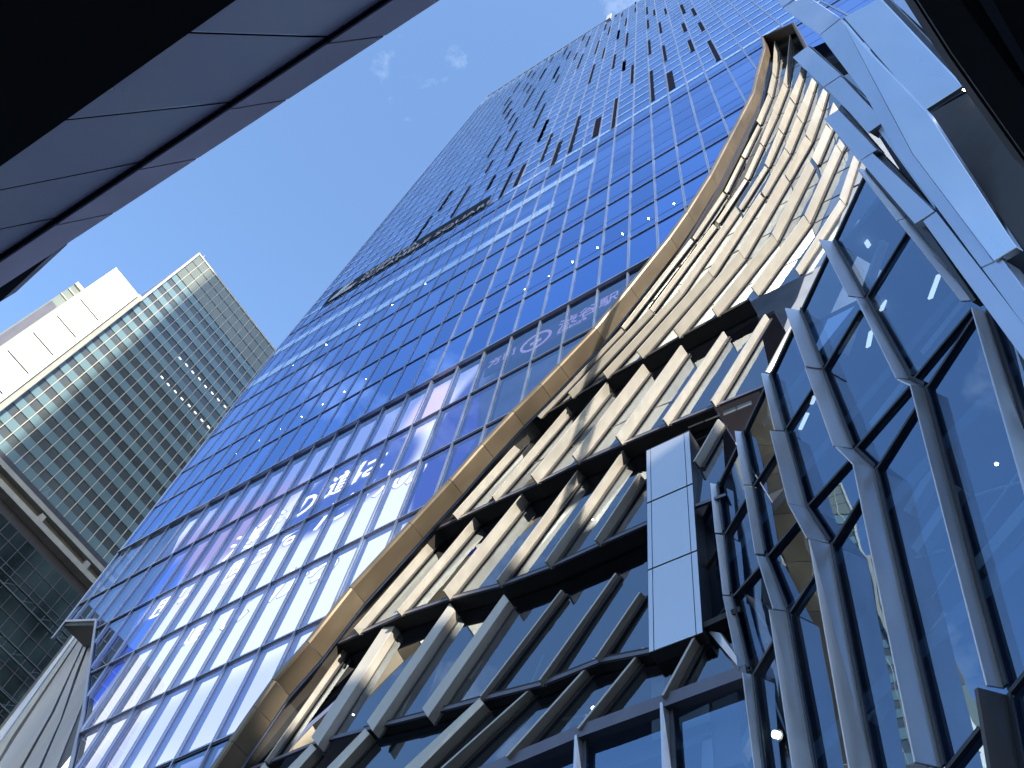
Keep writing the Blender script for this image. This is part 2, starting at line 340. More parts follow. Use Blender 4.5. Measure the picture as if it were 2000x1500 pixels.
# LED screen behind the lower glazing
YS = D + 0.32
def screen_mat():
    m, t, b, o = new_mat('led_image'); t.nodes.remove(b)
    geo = t.nodes.new('ShaderNodeNewGeometry'); sep = t.nodes.new('ShaderNodeSeparateXYZ'); t.links.new(geo.outputs['Position'], sep.inputs[0])
    def math_(op, a, c):
        n = t.nodes.new('ShaderNodeMath'); n.operation = op
        for i, v in ((0, a), (1, c)):
            if isinstance(v, (int, float)): n.inputs[i].default_value = v
            else: t.links.new(v, n.inputs[i])
        return n.outputs[0]
    nz = t.nodes.new('ShaderNodeTexNoise'); nz.inputs['Scale'].default_value = 0.16; nz.inputs['Detail'].default_value = 0.6; t.links.new(geo.outputs['Position'], nz.inputs['Vector'])
    wob = math_('MULTIPLY', math_('SUBTRACT', nz.outputs[0], 0.5), 5.0)
    def blob(cx, cz, rx, rz, soft, w=1.0):
        dx = math_('DIVIDE', math_('SUBTRACT', sep.outputs[0], cx), rx); dz = math_('DIVIDE', math_('SUBTRACT', math_('ADD', sep.outputs[2], math_('MULTIPLY', wob, w)), cz), rz)
        r2 = math_('ADD', math_('MULTIPLY', dx, dx), math_('MULTIPLY', dz, dz))
        mr = t.nodes.new('ShaderNodeMapRange'); mr.interpolation_type = 'SMOOTHSTEP'; mr.inputs[1].default_value = 1 + soft; mr.inputs[2].default_value = 1 - soft
        t.links.new(r2, mr.inputs[0]); return mr.outputs[0]
    def over(base, colr, f):
        n = t.nodes.new('ShaderNodeMix'); n.data_type = 'RGBA'; t.links.new(f, n.inputs[0])
        if isinstance(base, tuple): n.inputs[6].default_value = (*base, 1)
        else: t.links.new(base, n.inputs[6])
        n.inputs[7].default_value = (*colr, 1); return n.outputs[2]
    c = (0.95, 0.97, 1.05)
    c = over(c, (0.24, 0.31, 0.60), blob(-30, 55, 14, 9.5, 0.35))          # blue sky at the top
    c = over(c, (0.40, 0.27, 0.44), blob(-36.5, 45.5, 5.5, 3.2, 0.6))      # pink haze on the left
    c = over(c, (0.95, 0.90, 1.02), blob(-33.5, 39.4, 5.0, 2.0, 0.5))
    c = over(c, (0.045, 0.065, 0.32), blob(-25.8, 42.6, 4.4, 4.3, 0.30))   # deep blue hollow round the words
    c = over(c, (0.03, 0.10, 0.70), blob(-39.6, 37.5, 2.2, 8.0, 0.25, .6)) # blue figure on the left
    c = over(c, (0.90, 0.70, 0.92), blob(-22.0, 47.8, 1.5, 2.6, 0.7))
    c = over(c, (0.03, 0.035, 0.26), blob(-17.8, 41.0, 3.2, 9.0, 0.22, .4))
    c = over(c, (0.62, 0.66, 0.95), blob(-27, 27.2, 9, 2.4, 0.9))
    em = t.nodes.new('ShaderNodeEmission'); em.inputs['Strength'].default_value = 0.56
    t.links.new(c, em.inputs['Color']); t.links.new(em.outputs[0], o.inputs['Surface']); return m
M['led'] = screen_mat()
scr_poly = [(-37.8, 25.3), (-36.9, 29.0), (-38.6, 33), (-40.3, 42), (-42.5, 50.3), (-19.2, 50.3), (-17.6, 40.5), (-20.6, 31.5), (-23.9, 25.3)]
def lim(x, z):                                        # keep the screen inside the glass, left of the golden trim
    iv = spans(z, 1); return min(x, iv[0][1] - 0.35) if iv else x
full = []
for (xa, za), (xb, zb) in zip(scr_poly, scr_poly[1:] + scr_poly[:1]):
    for i in range(6):
        t = i / 6; x, z = xa + (xb - xa) * t, za + (zb - za) * t; full.append((lim(x, z), z))
SCR = MB().prism([Vector((x, YS, z)) for x, z in full], (0, 0.12, 0)).build('led_screen', M['led'], tower)
low = clip(poly, SPLIT, False)
MB().face([p + Vector((0, 0.95, 0)) for p in low]).build('inner_lining', M['interior_blue'], tower)
M['deep_mull'] = metal('deep_mull', (0.16, 0.20, 0.34), 0.3, 0.5)
for s in MULL:
    if not (-46 < s < -15): continue
    mb = MB()
    for a, b in spans(s, 0):
        if min(b, 50.6) - a > 0.5: mb.box((s - 0.05, D + 0.02, a + .1), (s + 0.05, D + 0.27, min(b, 50.6)))
    if mb.v: mb.build('inner_mullion', M['deep_mull'], tower)
for z in (24.9, 29.85, 35.1, 40.2, 45.3): hbar(z, h=0.10, proud=-0.02, mat='deep_mull', name='inner_transom', y1=D + .25)
M['led_white'] = emit('led_white', (1.0, 0.98, 1.05), 1.1)
M['led_glow'] = emit('led_glow', (0.50, 0.52, 1.0), 0.30)
def word(chars, size, par=SCR):
    for ch, x, y in chars:
        p = atY(x, y, YS); text3d(ch, p.x - size * .45, p.z - size * .38, size, M['led_white'], YS - 0.04, 'screen_character', par, 0.95, ext=0.005, fat=0.015)
        text3d(ch, p.x - size * .45, p.z - size * .38, size, M['led_glow'], YS - 0.015, 'character_glow', par, 0.95, ext=0.004, fat=0.085)
word([('渋', 474, 1062), ('谷', 524, 1026), ('の', 590, 990), ('道', 668, 942), ('は', 722, 912)], 2.5)
word([('通', 316, 1182), ('り', 372, 1150), ('過', 456, 1112), ('ぎ', 518, 1072), ('る', 576, 1040), ('だ', 652, 1000), ('け', 738, 950), ('の', 800, 926)], 2.5)
word([('道', 392, 1226), ('じ', 462, 1196), ('か', 566, 1136), ('ら', 634, 1104)], 2.5)
# sign reflection in the glass, built as a dim glowing strip near the trim
M['sign_reflection'] = emit('sign_reflection', (0.62, 0.48, 0.78), 0.24)
ntc = MB().box((-18.5, YS + .05, 48.0), (-9.6, YS + .15, 50.2)).build('reflection_board', plain('reflection_back', (0.05, 0.06, 0.16), 0.6), tower)
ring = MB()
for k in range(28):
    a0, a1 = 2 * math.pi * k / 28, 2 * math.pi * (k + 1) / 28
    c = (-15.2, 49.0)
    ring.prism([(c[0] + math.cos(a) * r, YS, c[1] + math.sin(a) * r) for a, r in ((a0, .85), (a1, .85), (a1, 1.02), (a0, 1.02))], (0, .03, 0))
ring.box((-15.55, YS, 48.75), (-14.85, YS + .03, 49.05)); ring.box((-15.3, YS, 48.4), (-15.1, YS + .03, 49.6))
ring.build('reflection_emblem', M['sign_reflection'], ntc)
text3d('渋谷駅', -13.8, 48.75, 1.35, M['sign_reflection'], YS, 'reflection_lettering', ntc, 0.95, ext=.01)
text3d('Shibuya', -13.8, 48.2, 0.62, M['sign_reflection'], YS, 'reflection_lettering', ntc, 1.0, ext=.01)
text3d('方面', -18.4, 48.9, 1.0, M['sign_reflection'], YS, 'reflection_lettering', ntc, 0.95, ext=.01)
# ceiling lamps glowing behind the tower glass
def lamp(px, r, Y, lab, grp, mat='lamp', name='ceiling_lamp'):
    p = atY(px[0], px[1], Y); mb = MB()
    mb.tube(p + Vector((0, 0, r * .35)), p - Vector((0, 0, r * .35)), r, 10)
    o = mb.build(name, M[mat]); tag(o, lab, 'lamp', grp); return o
LT = [(1316, 398, .16), (1267, 427, .16), (1216, 457, .16), (1167, 484, .16), (1118, 512, .17), (1072, 539, .09), (1026, 565, .16), (981, 592, .07)]
for x, y, r in LT: lamp((x, y), r * .46, D + .5, 'round white ceiling lamp behind the tower glass in the row just above the black gap', 'lamps above the black gap')
LT2 = [(831, 554, .17), (766, 596, .17), (702, 634, .17), (637, 673, .16), (571, 713, .15)]
for x, y, r in LT2: lamp((x, y), r * .46, D + .5, 'small white lamp behind the tower glass in the upper row beneath the pale bands', 'lamps under the pale bands')
LT3 = [(715, 740, .12), (673, 765, .15), (631, 790, .14), (589, 814, .14), (548, 838, .07), (507, 860, .10), (462, 886, .07)]
for x, y, r in LT3: lamp((x, y), r * .46, D + .5, 'tiny white lamp behind the tower glass along the left lower floor', 'lamps of the left lower floor')
# recess box in the lower left corner of the glass
n1, n2 = left3[3], left3[2]
MB().prism([n1, n2, n2 + Vector((0, 0, -.35)), n1 + Vector((0, 0, -.35))], (0, 2.2, 0)).build('recess_head', M['soffit_brown'], tower)
MB().prism([n2, left3[1], left3[0], left3[0] + Vector((.16, 0, 0)), left3[1] + Vector((.16, 0, 0)), n2 + Vector((.16, 0, 0))], (0, 2.4, 0)).build('recess_side', M['soffit_brown'], tower)
for a, b in ((n1, n2), (n2, left3[1]), (left3[1], left3[0])):
    MB().bar(a + Vector((0, -.12, 0)), b + Vector((0, -.12, 0)), 0.16, 0.16, (0, -1, 0)).build('recess_edge', M['mullion'], tower)

# ================================================================== 2. the podium with its fins
pod = thing('podium_building', 'lower shopping block with slanting cream metal fins and a curved golden edge trim', 'building')
YG = 16.3
# golden trim, one panel after another
tr = [p.copy() for p in trim3]
nrm = []
for i, p in enumerate(tr):
    a = tr[max(0, i - 1)]; b = tr[min(len(tr) - 1, i + 1)]; d = (b - a); n = Vector((-d.z, 0, d.x)).normalized(); nrm.append(n)
if nrm[12].x < 0: nrm = [-n for n in nrm]
for i in range(len(tr) - 1):
    a, b, na, nb_ = tr[i], tr[i + 1], nrm[i], nrm[i + 1]
    g = (b - a).normalized() * 0.012; a = a + g; b = b - g
    prof = [(-0.02, D - 0.02), (-0.02, D - 0.13), (0.05, D - 0.16), (0.20, D - 0.12), (0.24, D - 0.04), (0.28, D + 0.72), (0.22, D + .72), (0.16, D + 0.02)]
    A = [a + na * m + Vector((0, y - D, 0)) for m, y in prof]; B = [b + nb_ * m + Vector((0, y - D, 0)) for m, y in prof]
    mb = MB(); mb.sheet = False; i0 = len(mb.v); n = len(prof); mb.v += [tuple(q) for q in A + B]
    for k in range(n):
        j = (k + 1) % n; mb.f.append((k, j, n + j, n + k))
    mb.f.append(tuple(range(n))); mb.f.append(tuple(range(2 * n - 1, n - 1, -1)))
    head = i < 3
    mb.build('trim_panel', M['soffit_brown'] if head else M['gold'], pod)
# backing of the trim joints
for i in range(len(tr) - 1):
    a, b = tr[i] - nrm[i] * .25 + Vector((0, .1, 0)), tr[i + 1] - nrm[i + 1] * .25 + Vector((0, .1, 0))
    if i == 0: bk = MB()
    bk.prism([a + Vector((0, .62, 0)), b + Vector((0, .62, 0)), b + Vector((0, 2.2, 0)), a + Vector((0, 2.2, 0))], nrm[i] * 0.04)
bk.build('trim_backing', M['soffit_brown'], pod)

# storey bottoms, traced left to right
BANDS = [
    [(1040, 828), (1055, 820), (1120, 781), (1188, 741), (1258, 703), (1330, 662), (1404, 622), (1482, 580), (1563, 540), (1612, 514)],
    [(860, 1034), (895, 1018), (970, 983), (1053, 947), (1133, 908), (1218, 871), (1307, 834), (1400, 797), (1485, 763), (1510, 752)],
    [(660, 1262), (704, 1242), (787, 1205), (881, 1174), (982, 1148), (1079, 1112), (1176, 1068), (1262, 1030), (1420, 972)],
    [(440, 1528), (528, 1494), (620, 1456), (727, 1428), (835, 1401), (947, 1371), (1063, 1342), (1174, 1298), (1268, 1280), (1366, 1236)],
    [(640, 1640), (900, 1540), (1050, 1478), (1141, 1440), (1308, 1380), (1466, 1322)],
]
def band3(k): return [atY(x, y, 16.2) for x, y in BANDS[k]]
def interp(pl, x):
    if x <= pl[0].x: a, b = pl[0], pl[1]
    elif x >= pl[-1].x: a, b = pl[-2], pl[-1]
    else:
        for a, b in zip(pl, pl[1:]):
            if a.x <= x <= b.x: break
    return a.z + (b.z - a.z) * (x - a.x) / (b.x - a.x)
B3 = [band3(k) for k in range(5)]
def setback(k, x):                                  # how far the glass top lies back under the storey above
    return (0.62, 0.62, 0.62, 0.55, 0.3)[k]
def glass_y(k, x, z):
    if k == 0: return 16.2 + max(0, (z - 40)) * 0.006
    zt, zb = interp(B3[k - 1], x), interp(B3[k], x)
    f = (z - zb) / max(0.1, zt - zb); return 16.2 + max(0, f) * max(.15, setback(k, x))
# glass and soffits
mb = MB(); g0 = [atY(x, y, 16.2) for x, y in BANDS[0]]
top_out = [p + nrm[i] * 0.1 for i, p in enumerate(tr)][1:16]
pg = [Vector((p.x, 16.2 + max(0, (p.z - 40)) * .006, p.z)) for p in g0] + [Vector((8.5, 16.37, 66)), Vector((8.5, 16.4, 76))] + [Vector((p.x, 16.2 + max(0, (p.z - 40)) * .006, p.z)) for p in top_out]
mb.face(pg); mb.build('window_glass', M['upper_glass'], pod)
def storey(k):
    xs = sorted(set([p.x for p in B3[k]] + [p.x for p in B3[k - 1]]))
    lo = B3[k][0].x - (2.2 if k < 4 else 0); hi = B3[k][-1].x
    xs = [lo] + [x for x in xs if lo < x < hi] + [hi]
    gl = MB(); sf = MB(); ed = MB(); cl = MB()
    for a, b in zip(xs, xs[1:]):
        q = []
        for x in (a, b):
            zb, zt = interp(B3[k], x), interp(B3[k - 1], x); q.append((x, zb, zt, 16.2 + max(.15, setback(k, x))))
        (xa, zba, zta, ya), (xb, zbb, ztb, yb) = q
        gl.face([(xa, 16.2, zba), (xb, 16.2, zbb), (xb, yb, ztb), (xa, ya, zta)])
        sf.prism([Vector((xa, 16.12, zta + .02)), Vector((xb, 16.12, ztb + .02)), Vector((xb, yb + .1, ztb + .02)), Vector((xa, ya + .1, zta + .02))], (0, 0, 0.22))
        ed.prism([Vector((xa, 16.10, zba)), Vector((xb, 16.10, zbb)), Vector((xb, 16.10, zbb + .14)), Vector((xa, 16.10, zba + .14))], (0, .09, 0))
        cl.prism([Vector((xa, ya + .15, zta + .05)), Vector((xb, yb + .15, ztb + .05)), Vector((xb, 23.5, ztb + .05)), Vector((xa, 23.5, zta + .05))], (0, 0, 0.25))
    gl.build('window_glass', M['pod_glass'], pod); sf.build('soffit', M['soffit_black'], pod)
    ed.build('sill_strip', M['mullion_dark'], pod); cl.build('room_ceiling', M['ceiling_room'], pod)
for k in (1, 2, 3, 4): storey(k)
MB().box((-34, 23.6, 10), (9, 24.0, 42)).build('room_wall', M['interior_room'], pod)
MB().box((-24, 18.6, 42.3), (9, 18.8, 76)).build('upper_room_wall', M['interior_blue'], pod)
MB().box((-20, 17.2, 41.9), (-3, 23.6, 42.2)).build('room_floor', M['interior_room'], pod)

def proj(p):
    c = RM.transposed() @ (Vector(p) - EYE); return Vector((CX + F * c.x / c.z, CY + F * c.y / c.z))
def reach(root, tip_px, outward, lo=0.10, hi=0.85):
    """how far a fin stands out of the wall, from the offset between its tip and its root"""
    a = proj(root); e = (proj(root + outward * 0.3) - a) / 0.3; dpx = Vector(tip_px) - a
    return min(hi, max(lo, dpx.dot(e) / e.length_squared))
def fin(x0, y0, q, yg=None, k=None, depth=0.62, kind='side', mat='fin', thick=0.13, s=.2, parent=None, pl=None):
    """q: photo points tip-top, root-top, root-bottom, tip-bottom of the face one sees; the roots lie on the glass"""
    P = [(x0 + a * s, y0 + b * s) for a, b in q]
    parent = parent or pod
    if not pl: thick = 0.05 if k == 0 else 0.08
    if pl:                                                # on the bay plane
        p0, n = pl
        rt = [onP(*P[1], p0 + n * .03, n), onP(*P[2], p0 + n * .03, n)]; da, db = reach(rt[0], P[0], n, .15), reach(rt[1], P[3], n, .15); tp = [onP(*P[0], p0 + n * (.03 + da), n), onP(*P[3], p0 + n * (.03 + db), n)]
    else:
        ys = []
        for pt in (P[1], P[2]):
            Y = 16.3
            for _ in range(4):
                c = atY(pt[0], pt[1], Y); Y = glass_y(k, c.x, c.z) - 0.03
            ys.append(Y)
        if kind == 'box':
            yy = min(ys) if yg is None else yg
            d2 = .36; depth = .48
            f4 = [atY(*P[0], ys[0] - depth), atY(*P[1], ys[0] - d2), atY(*P[2], ys[1] - d2), atY(*P[3], ys[1] - depth)]
            depth = d2; o = MB().prism(f4, (0, depth - .01, 0)).build('fin', M[mat], parent, 0.015)
            e1, e2 = f4[1] + Vector((0, depth - .03, 0)), f4[2] + Vector((0, depth - .03, 0))
            MB().bar(e1 + Vector((.04, 0, -.02)), e2 + Vector((.04, 0, -.02)), 0.13, 0.05, (0, -1, 0)).build('gasket', M['gasket'], o)
            return o
        rt = [atY(*P[1], ys[0]), atY(*P[2], ys[1])]; da, db = [reach(r_, t_, Vector((0, -1, 0))) for r_, t_ in ((rt[0], P[0]), (rt[1], P[3]))]
        tp = [atY(*P[0], ys[0] - da), atY(*P[3], ys[1] - db)]
    f4 = [tp[0], rt[0], rt[1], tp[1]]
    n4 = (f4[1] - f4[0]).cross(f4[3] - f4[0]).normalized()
    if n4.dot(EYE - f4[0]) < 0: n4 = -n4
    # a rounded nose: the tip edge gets its own narrow facet
    nose = [tp[0] - n4 * thick, tp[1] - n4 * thick]
    o = MB().prism(f4, -n4 * thick).build('fin', M[mat], parent, 0.006)
    ax = (rt[1] - rt[0]).normalized(); side = n4
    w = 0.065 if not pl else 0.05
    gk = MB().prism([rt[0], rt[1], rt[1] + side * w * 2, rt[0] + side * w * 2], ((Vector((0, 1, 0)) if not pl else -pl[1]) * -0.05))
    gk.build('gasket', M['gasket'], o)
    return o

A = [[(1070, 108), (1115, 260), (1080, 515), (1045, 460)], [(1220, 48), (1250, 180), (1225, 420), (1190, 375)], [(1045, 465), (1080, 525), (1040, 710), (1000, 655)],
     [(1190, 375), (1228, 425), (1195, 610), (1150, 555)], [(1005, 665), (1035, 715), (930, 975), (890, 930)], [(1150, 560), (1195, 620), (1095, 880), (1050, 815)],
     [(1325, 400), (1360, 430), (1345, 520), (1310, 470)], [(1310, 475), (1345, 525), (1270, 770), (1215, 695)], [(1430, 510), (1475, 560), (1440, 670), (1395, 605)],
     [(1395, 605), (1440, 675), (1345, 960), (1285, 875)], [(1540, 615), (1585, 660), (1535, 840), (1480, 760)], [(1480, 765), (1535, 845), (1430, 1145), (1370, 1060)],
     [(1640, 750), (1690, 820), (1630, 1035), (1575, 950)], [(1570, 965), (1630, 1035), (1490, 1370), (1430, 1290)], [(1055, 820), (1095, 885), (960, 1180), (925, 1140)],
     [(1215, 715), (1265, 780), (1155, 1060), (1105, 1000)], [(1285, 890), (1340, 965), (1220, 1260), (1165, 1190)], [(1365, 1075), (1430, 1145), (1215, 1525), (1170, 1455)],
     [(905, 965), (925, 995), (780, 1300), (745, 1270)], [(925, 1155), (955, 1190), (810, 1510), (775, 1480)], [(1105, 1015), (1150, 1070), (1010, 1390), (970, 1345)],
     [(1165, 1200), (1215, 1270), (975, 1680), (940, 1625)], [(1665, 1160), (1720, 1245), (1415, 1940), (1360, 1850)], [(1700, 1105), (1755, 1180), (1725, 1240), (1675, 1165)]]
for q in A: fin(1300, 50, q, k=0)
Bq = [[(1400, 60), (1455, 145), (1095, 865), (1040, 780)], [(740, 35), (765, 60), (605, 390), (575, 365)], [(560, 375), (590, 405), (290, 850), (265, 820)], [(770, 250), (800, 270), (525, 690), (495, 660)],
      [(970, 120), (1000, 150), (740, 560), (715, 525)], [(1150, 205), (1210, 285), (775, 1035), (720, 955)], [(925, 378), (970, 428), (468, 1212), (420, 1145)], [(685, 520), (725, 575), (165, 1385), (125, 1330)],
      [(1350, 605), (1415, 695), (910, 1395), (840, 1305)], [(1705, 450), (1760, 510), (1315, 1195), (1270, 1130)], [(1840, 20), (1895, 90), (1760, 505), (1700, 430)]]
for q in Bq: fin(1300, 300, q, k=0)
Cq = [[(1715, -60), (1750, -25), (1135, 805), (1100, 768)], [(1495, 80), (1530, 105), (855, 975), (820, 940)], [(1375, 588), (1420, 635), (690, 1455), (640, 1390)], [(1665, 395), (1715, 468), (1035, 1260), (970, 1180)],
      [(1965, 205), (2025, 290), (1395, 1060), (1330, 965)], [(2290, 40), (2345, 120), (1765, 855), (1705, 765)], [(820, 960), (850, 990), (40, 1845), (0, 1815)], [(1090, 765), (1135, 815), (350, 1650), (300, 1590)]]
for q in Cq: fin(1050, 450, q, k=0)
Dq = [[(250, 850), (300, 905), (-520, 1835), (-575, 1770)], [(590, 670), (640, 735), (-150, 1660), (-190, 1595)], [(930, 480), (985, 570), (260, 1485), (190, 1390)], [(1285, 305), (1350, 395), (665, 1290), (595, 1195)], [(1655, 120), (1720, 215), (1090, 1105), (1020, 1010)]]
for q in Dq: fin(1000, 650, q, k=1, depth=.68)
Eq = [[(570, 485), (610, 550), (35, 1420), (-20, 1345)], [(975, 315), (1020, 375), (500, 1235), (450, 1160)], [(1225, 430), (1260, 480), (1030, 890), (985, 880)]]
for q in Eq: fin(1300, 550, q, k=1, depth=.68)
Fq = [[(410, 790), (470, 860), (-480, 1960), (-540, 1890)], [(800, 610), (850, 680), (-65, 1775), (-120, 1715)], [(1210, 440), (1270, 530), (405, 1620), (335, 1520)], [(1655, 330), (1715, 400), (910, 1490), (855, 1415)]]
for q in Fq: fin(800, 850, q, k=2, depth=.70)
Gq = [[(840, 150), (890, 230), (145, 1310), (80, 1235)], [(995, 370), (1055, 440), (630, 1090), (565, 1020)]]
for q in Gq: fin(1050, 850, q, k=2, depth=.70)
fin(1050, 850, [(1770, -160), (1835, -90), (1595, 330), (1535, 250)], k=2, depth=.7)
fin(450, 1200, [(1210, 195), (1250, 240), (390, 1470), (345, 1430)], k=3, depth=.42)
for q in [[(1585, -25), (1655, 40), (850, 1280), (790, 1195)], [(2145, -115), (2190, -40), (1385, 1140), (1330, 1045)]]: fin(450, 1200, q, k=3, kind='box', depth=.75)
fin(800, 1150, [(920, 50), (970, 115), (175, 1255), (120, 1165)], k=3, kind='box', depth=.75)
fin(800, 1150, [(1490, 10), (1530, 60), (735, 1105), (700, 1045)], k=3, depth=.6)
fin(800, 1150, [(2020, -155), (2050, -110), (1315, 960), (1275, 890)], k=3, depth=.6)
fin(1050, 1200, [(1005, -220), (1055, -170), (625, 480), (575, 415)], k=3, depth=.6)
for q in [[(330, 1445), (370, 1500), (60, 1900), (0, 1850)], [(790, 1260), (840, 1310), (500, 1690), (420, 1640)], [(1315, 1110), (1360, 1165), (880, 1690), (800, 1640)]]: fin(450, 1200, q, k=4, kind='box', depth=.7)
fin(800, 1150, [(680, 1065), (730, 1120), (60, 1790), (-60, 1750)], k=4, kind='box', depth=.7)
fin(800, 1150, [(1260, 910), (1305, 975), (430, 1820), (310, 1760)], k=4, depth=.6)
fin(800, 1150, [(1815, 680), (1860, 755), (1030, 1720), (950, 1640)], k=4, depth=.6)
fin(1050, 1200, [(1040, 325), (1090, 400), (455, 1200), (400, 1115)], k=4, depth=.6)
fin(1050, 1200, [(1600, 105), (1660, 190), (1290, 890), (1230, 790)], k=4, depth=.6)
# lean bars at the foot of the podium, below the last beam
for q in [[(380, 1170), (450, 1220), (440, 1600), (365, 1600)], [(1215, 850), (1290, 905), (1325, 1620), (1240, 1620)]]:
    fin(1050, 1200, q, k=4, depth=.6, mat='bay_fin')
# lowest glass below the last beam
b5 = [atY(x, y, 16.2) for x, y in BANDS[4]]
MB().face([Vector((b5[0].x, 16.25, 8))] + [Vector((p.x, 16.25, p.z)) for p in b5] + [Vector((b5[-1].x, 16.25, 8))]).build('window_glass', M['bay_glass'], pod)
for a, b in zip(b5, b5[1:]): MB().bar(a + Vector((0, -.25, 0)), b + Vector((0, -.25, 0)), 0.42, .3, (0, -1, 0)).build('beam', M['mullion_dark'], pod)
for q, mt in (([(1272, 1318), (1297, 1309), (1298, 1440), (1273, 1450)], 'white_paint'), ([(1326, 1402), (1384, 1374), (1388, 1425), (1330, 1452)], 'white_paint'), ([(1120, 1500), (1388, 1408), (1390, 1442), (1120, 1532)], 'interior_blue'), ([(1391, 1372), (1440, 1350), (1452, 1490), (1398, 1505)], 'ceiling_room'), ([(1372, 1440), (1390, 1432), (1394, 1500), (1370, 1500)], 'white_paint')):
    MB().prism([atY(x, y, 17.0) for x, y in q], (0, .3, 0)).build('inner_column', M[mt], pod)
# thin dark transom lines between the upper fins
def tline(x0, y0, x1, y1, k, w=0.09):
    P = []
    for px in ((x0, y0), (x1, y1)):
        Y = 16.3
        for _ in range(4):
            c = atY(*px, Y); Y = glass_y(k, c.x, c.z) - 0.01
        P.append(atY(*px, Y))
    MB().bar(P[0], P[1], w, .06, (0, -1, 0)).build('transom', M['gasket'], pod)
for ox, oy, L in ((1300, 50, [(1080, 520, 1165, 470), (1110, 365, 1180, 325), (1040, 712, 1095, 680), (1228, 425, 1305, 385), (1345, 520, 1405, 490), (1195, 612, 1255, 585), (1440, 672, 1535, 600), (1270, 772, 1340, 735), (1535, 840, 1630, 785), (1095, 880, 1165, 845), (1345, 960, 1435, 910), (930, 978, 1005, 935), (1155, 1062, 1235, 1020), (1430, 1145, 1520, 1090), (960, 1185, 1050, 1125), (1220, 1262, 1310, 1220), (780, 1300, 885, 1245), (1490, 1372, 1590, 1315), (1010, 1392, 1100, 1345), (1730, 1245, 1790, 1210)]),
                  (1300, 300, [(605, 388, 690, 340), (800, 270, 905, 205), (1215, 285, 1315, 215), (1350, 365, 1480, 290), (1455, 140, 1590, 60), (1630, 210, 1800, 120), (740, 560, 830, 510), (970, 430, 1040, 380), (1085, 520, 1195, 460), (1510, 490, 1700, 395), (290, 850, 385, 780), (525, 700, 590, 660), (820, 665, 895, 630), (1195, 670, 1355, 590), (1420, 695, 1610, 595), (560, 825, 665, 770), (905, 830, 1030, 770), (1095, 870, 1165, 830), (310, 975, 390, 930), (610, 1000, 715, 945), (780, 1045, 845, 1015), (1130, 1110, 1330, 1010), (85, 1130, 175, 1075), (340, 1160, 465, 1085), (760, 1310, 860, 1255), (1825, 325, 1900, 290)]),
                  (1050, 450, [(1330, 375, 1440, 310), (1570, 225, 1645, 175), (1305, 575, 1405, 520), (1610, 395, 1710, 335), (1040, 735, 1185, 655), (1870, 240, 1960, 190), (1640, 765, 1720, 720), (680, 1310, 760, 1255)]),):
    for l in L: tline(ox + l[0] * .2, oy + l[1] * .2, ox + l[2] * .2, oy + l[3] * .2, 0)
for k, l in ((1, (1350, 750, 1600, 655)), (1, (945, 940, 1130, 850)), (1, (560, 1120, 700, 1060)), (1, (170, 1290, 310, 1230))): tline(1000 + l[0] * .2, 650 + l[1] * .2, 1000 + l[2] * .2, 650 + l[3] * .2, k, .1)
# metal clad column
def ypoly(pts, Y, th, name, mat, parent, bevel=.01): return MB().prism([atY(x, y, Y) for x, y in pts], (0, th, 0)).build(name, M[mat], parent, bevel)
colm = ypoly([(1262, 880), (1346, 840), (1373, 1237), (1267, 1276)], 16.06, 1.3, 'column', 'gasket', pod, 0)
def lerp2(a, b, t): return (a[0] + (b[0] - a[0]) * t, a[1] + (b[1] - a[1]) * t)
c_l, c_r = ((1262.5, 879), (1267.5, 1275)), ((1345, 841), (1372, 1236))
cuts_l, cuts_r = [0, .262, .592, 1], [0, .262, .592, 1]
for u0, u1 in ((0.0, .085), (.10, .875), (.89, 1.0)):
    for i in range(3):
        q = []
        for u, e in ((u0, i), (u1, i), (u1, i + 1), (u0, i + 1)):
            t = cuts_l[e] + (.004 if e == i else -.004)
            q.append(lerp2(lerp2(*c_l, t), lerp2(*c_r, t), u))
        ypoly(q, 16.02, .035, 'cladding_panel', 'column_panel', colm, .006)
# darker side strip and lattice right of the column
ypoly([(1346, 842), (1352, 850), (1384, 1228), (1374, 1237)], 16.5, .8, 'column_return', 'wall_grey', pod)
# openings under the second storey, right of the column
for q in [[(1342, 829), (1372, 817), (1374, 822), (1344, 835)], [(1374, 816), (1403, 805), (1405, 811), (1376, 822)], [(1412, 803), (1436, 794), (1438, 801), (1412, 811)], [(1438, 793), (1466, 782), (1468, 789), (1440, 800)]]:
    ypoly(q, 16.5, .05, 'light_gap', 'white_paint', pod)
# contents seen through the glass
for x, y, w, h in [(978, 1072, .55, .5), (1010, 1063, .5, .4), (1072, 1046, .45, .45), (1094, 1030, .5, .4), (1190, 985, .6, .5), (1212, 972, .5, .4)]:
    p = atY(x, y, 17.6); tag(MB().box((p.x - w / 2, 17.6, p.z - h / 2), (p.x + w / 2, 17.95, p.z + h / 2)).build('storage_box', M['white_paint']), 'pale storage box on a shelf just inside the podium glass', 'box', 'boxes behind the podium glass')
for i, (x, y) in enumerate([(818, 1134), (888, 1101)]):
    p = atY(x, y, 17.3); pts = [Vector((p.x - .42, 17.3, p.z - .35)), Vector((p.x + .42, 17.3, p.z - .35))] + [p + Vector((.42 * math.cos(t * math.pi / 8), 0, .1 + .38 * math.sin(t * math.pi / 8))) for t in range(0, 9)]
    ch = thing('chair', ('rounded white chair back nearer the gold trim, behind the podium glass', 'rounded white chair back farther from the gold trim, behind the podium glass')[i], 'chair', 'chairs behind the podium glass')
    MB().prism(pts, (0, .1, 0)).build('backrest', M['white_paint'], ch); MB().box((p.x - .4, 17.4, p.z - .5), (p.x + .4, 17.9, p.z - .36)).build('seat', M['white_paint'], ch)
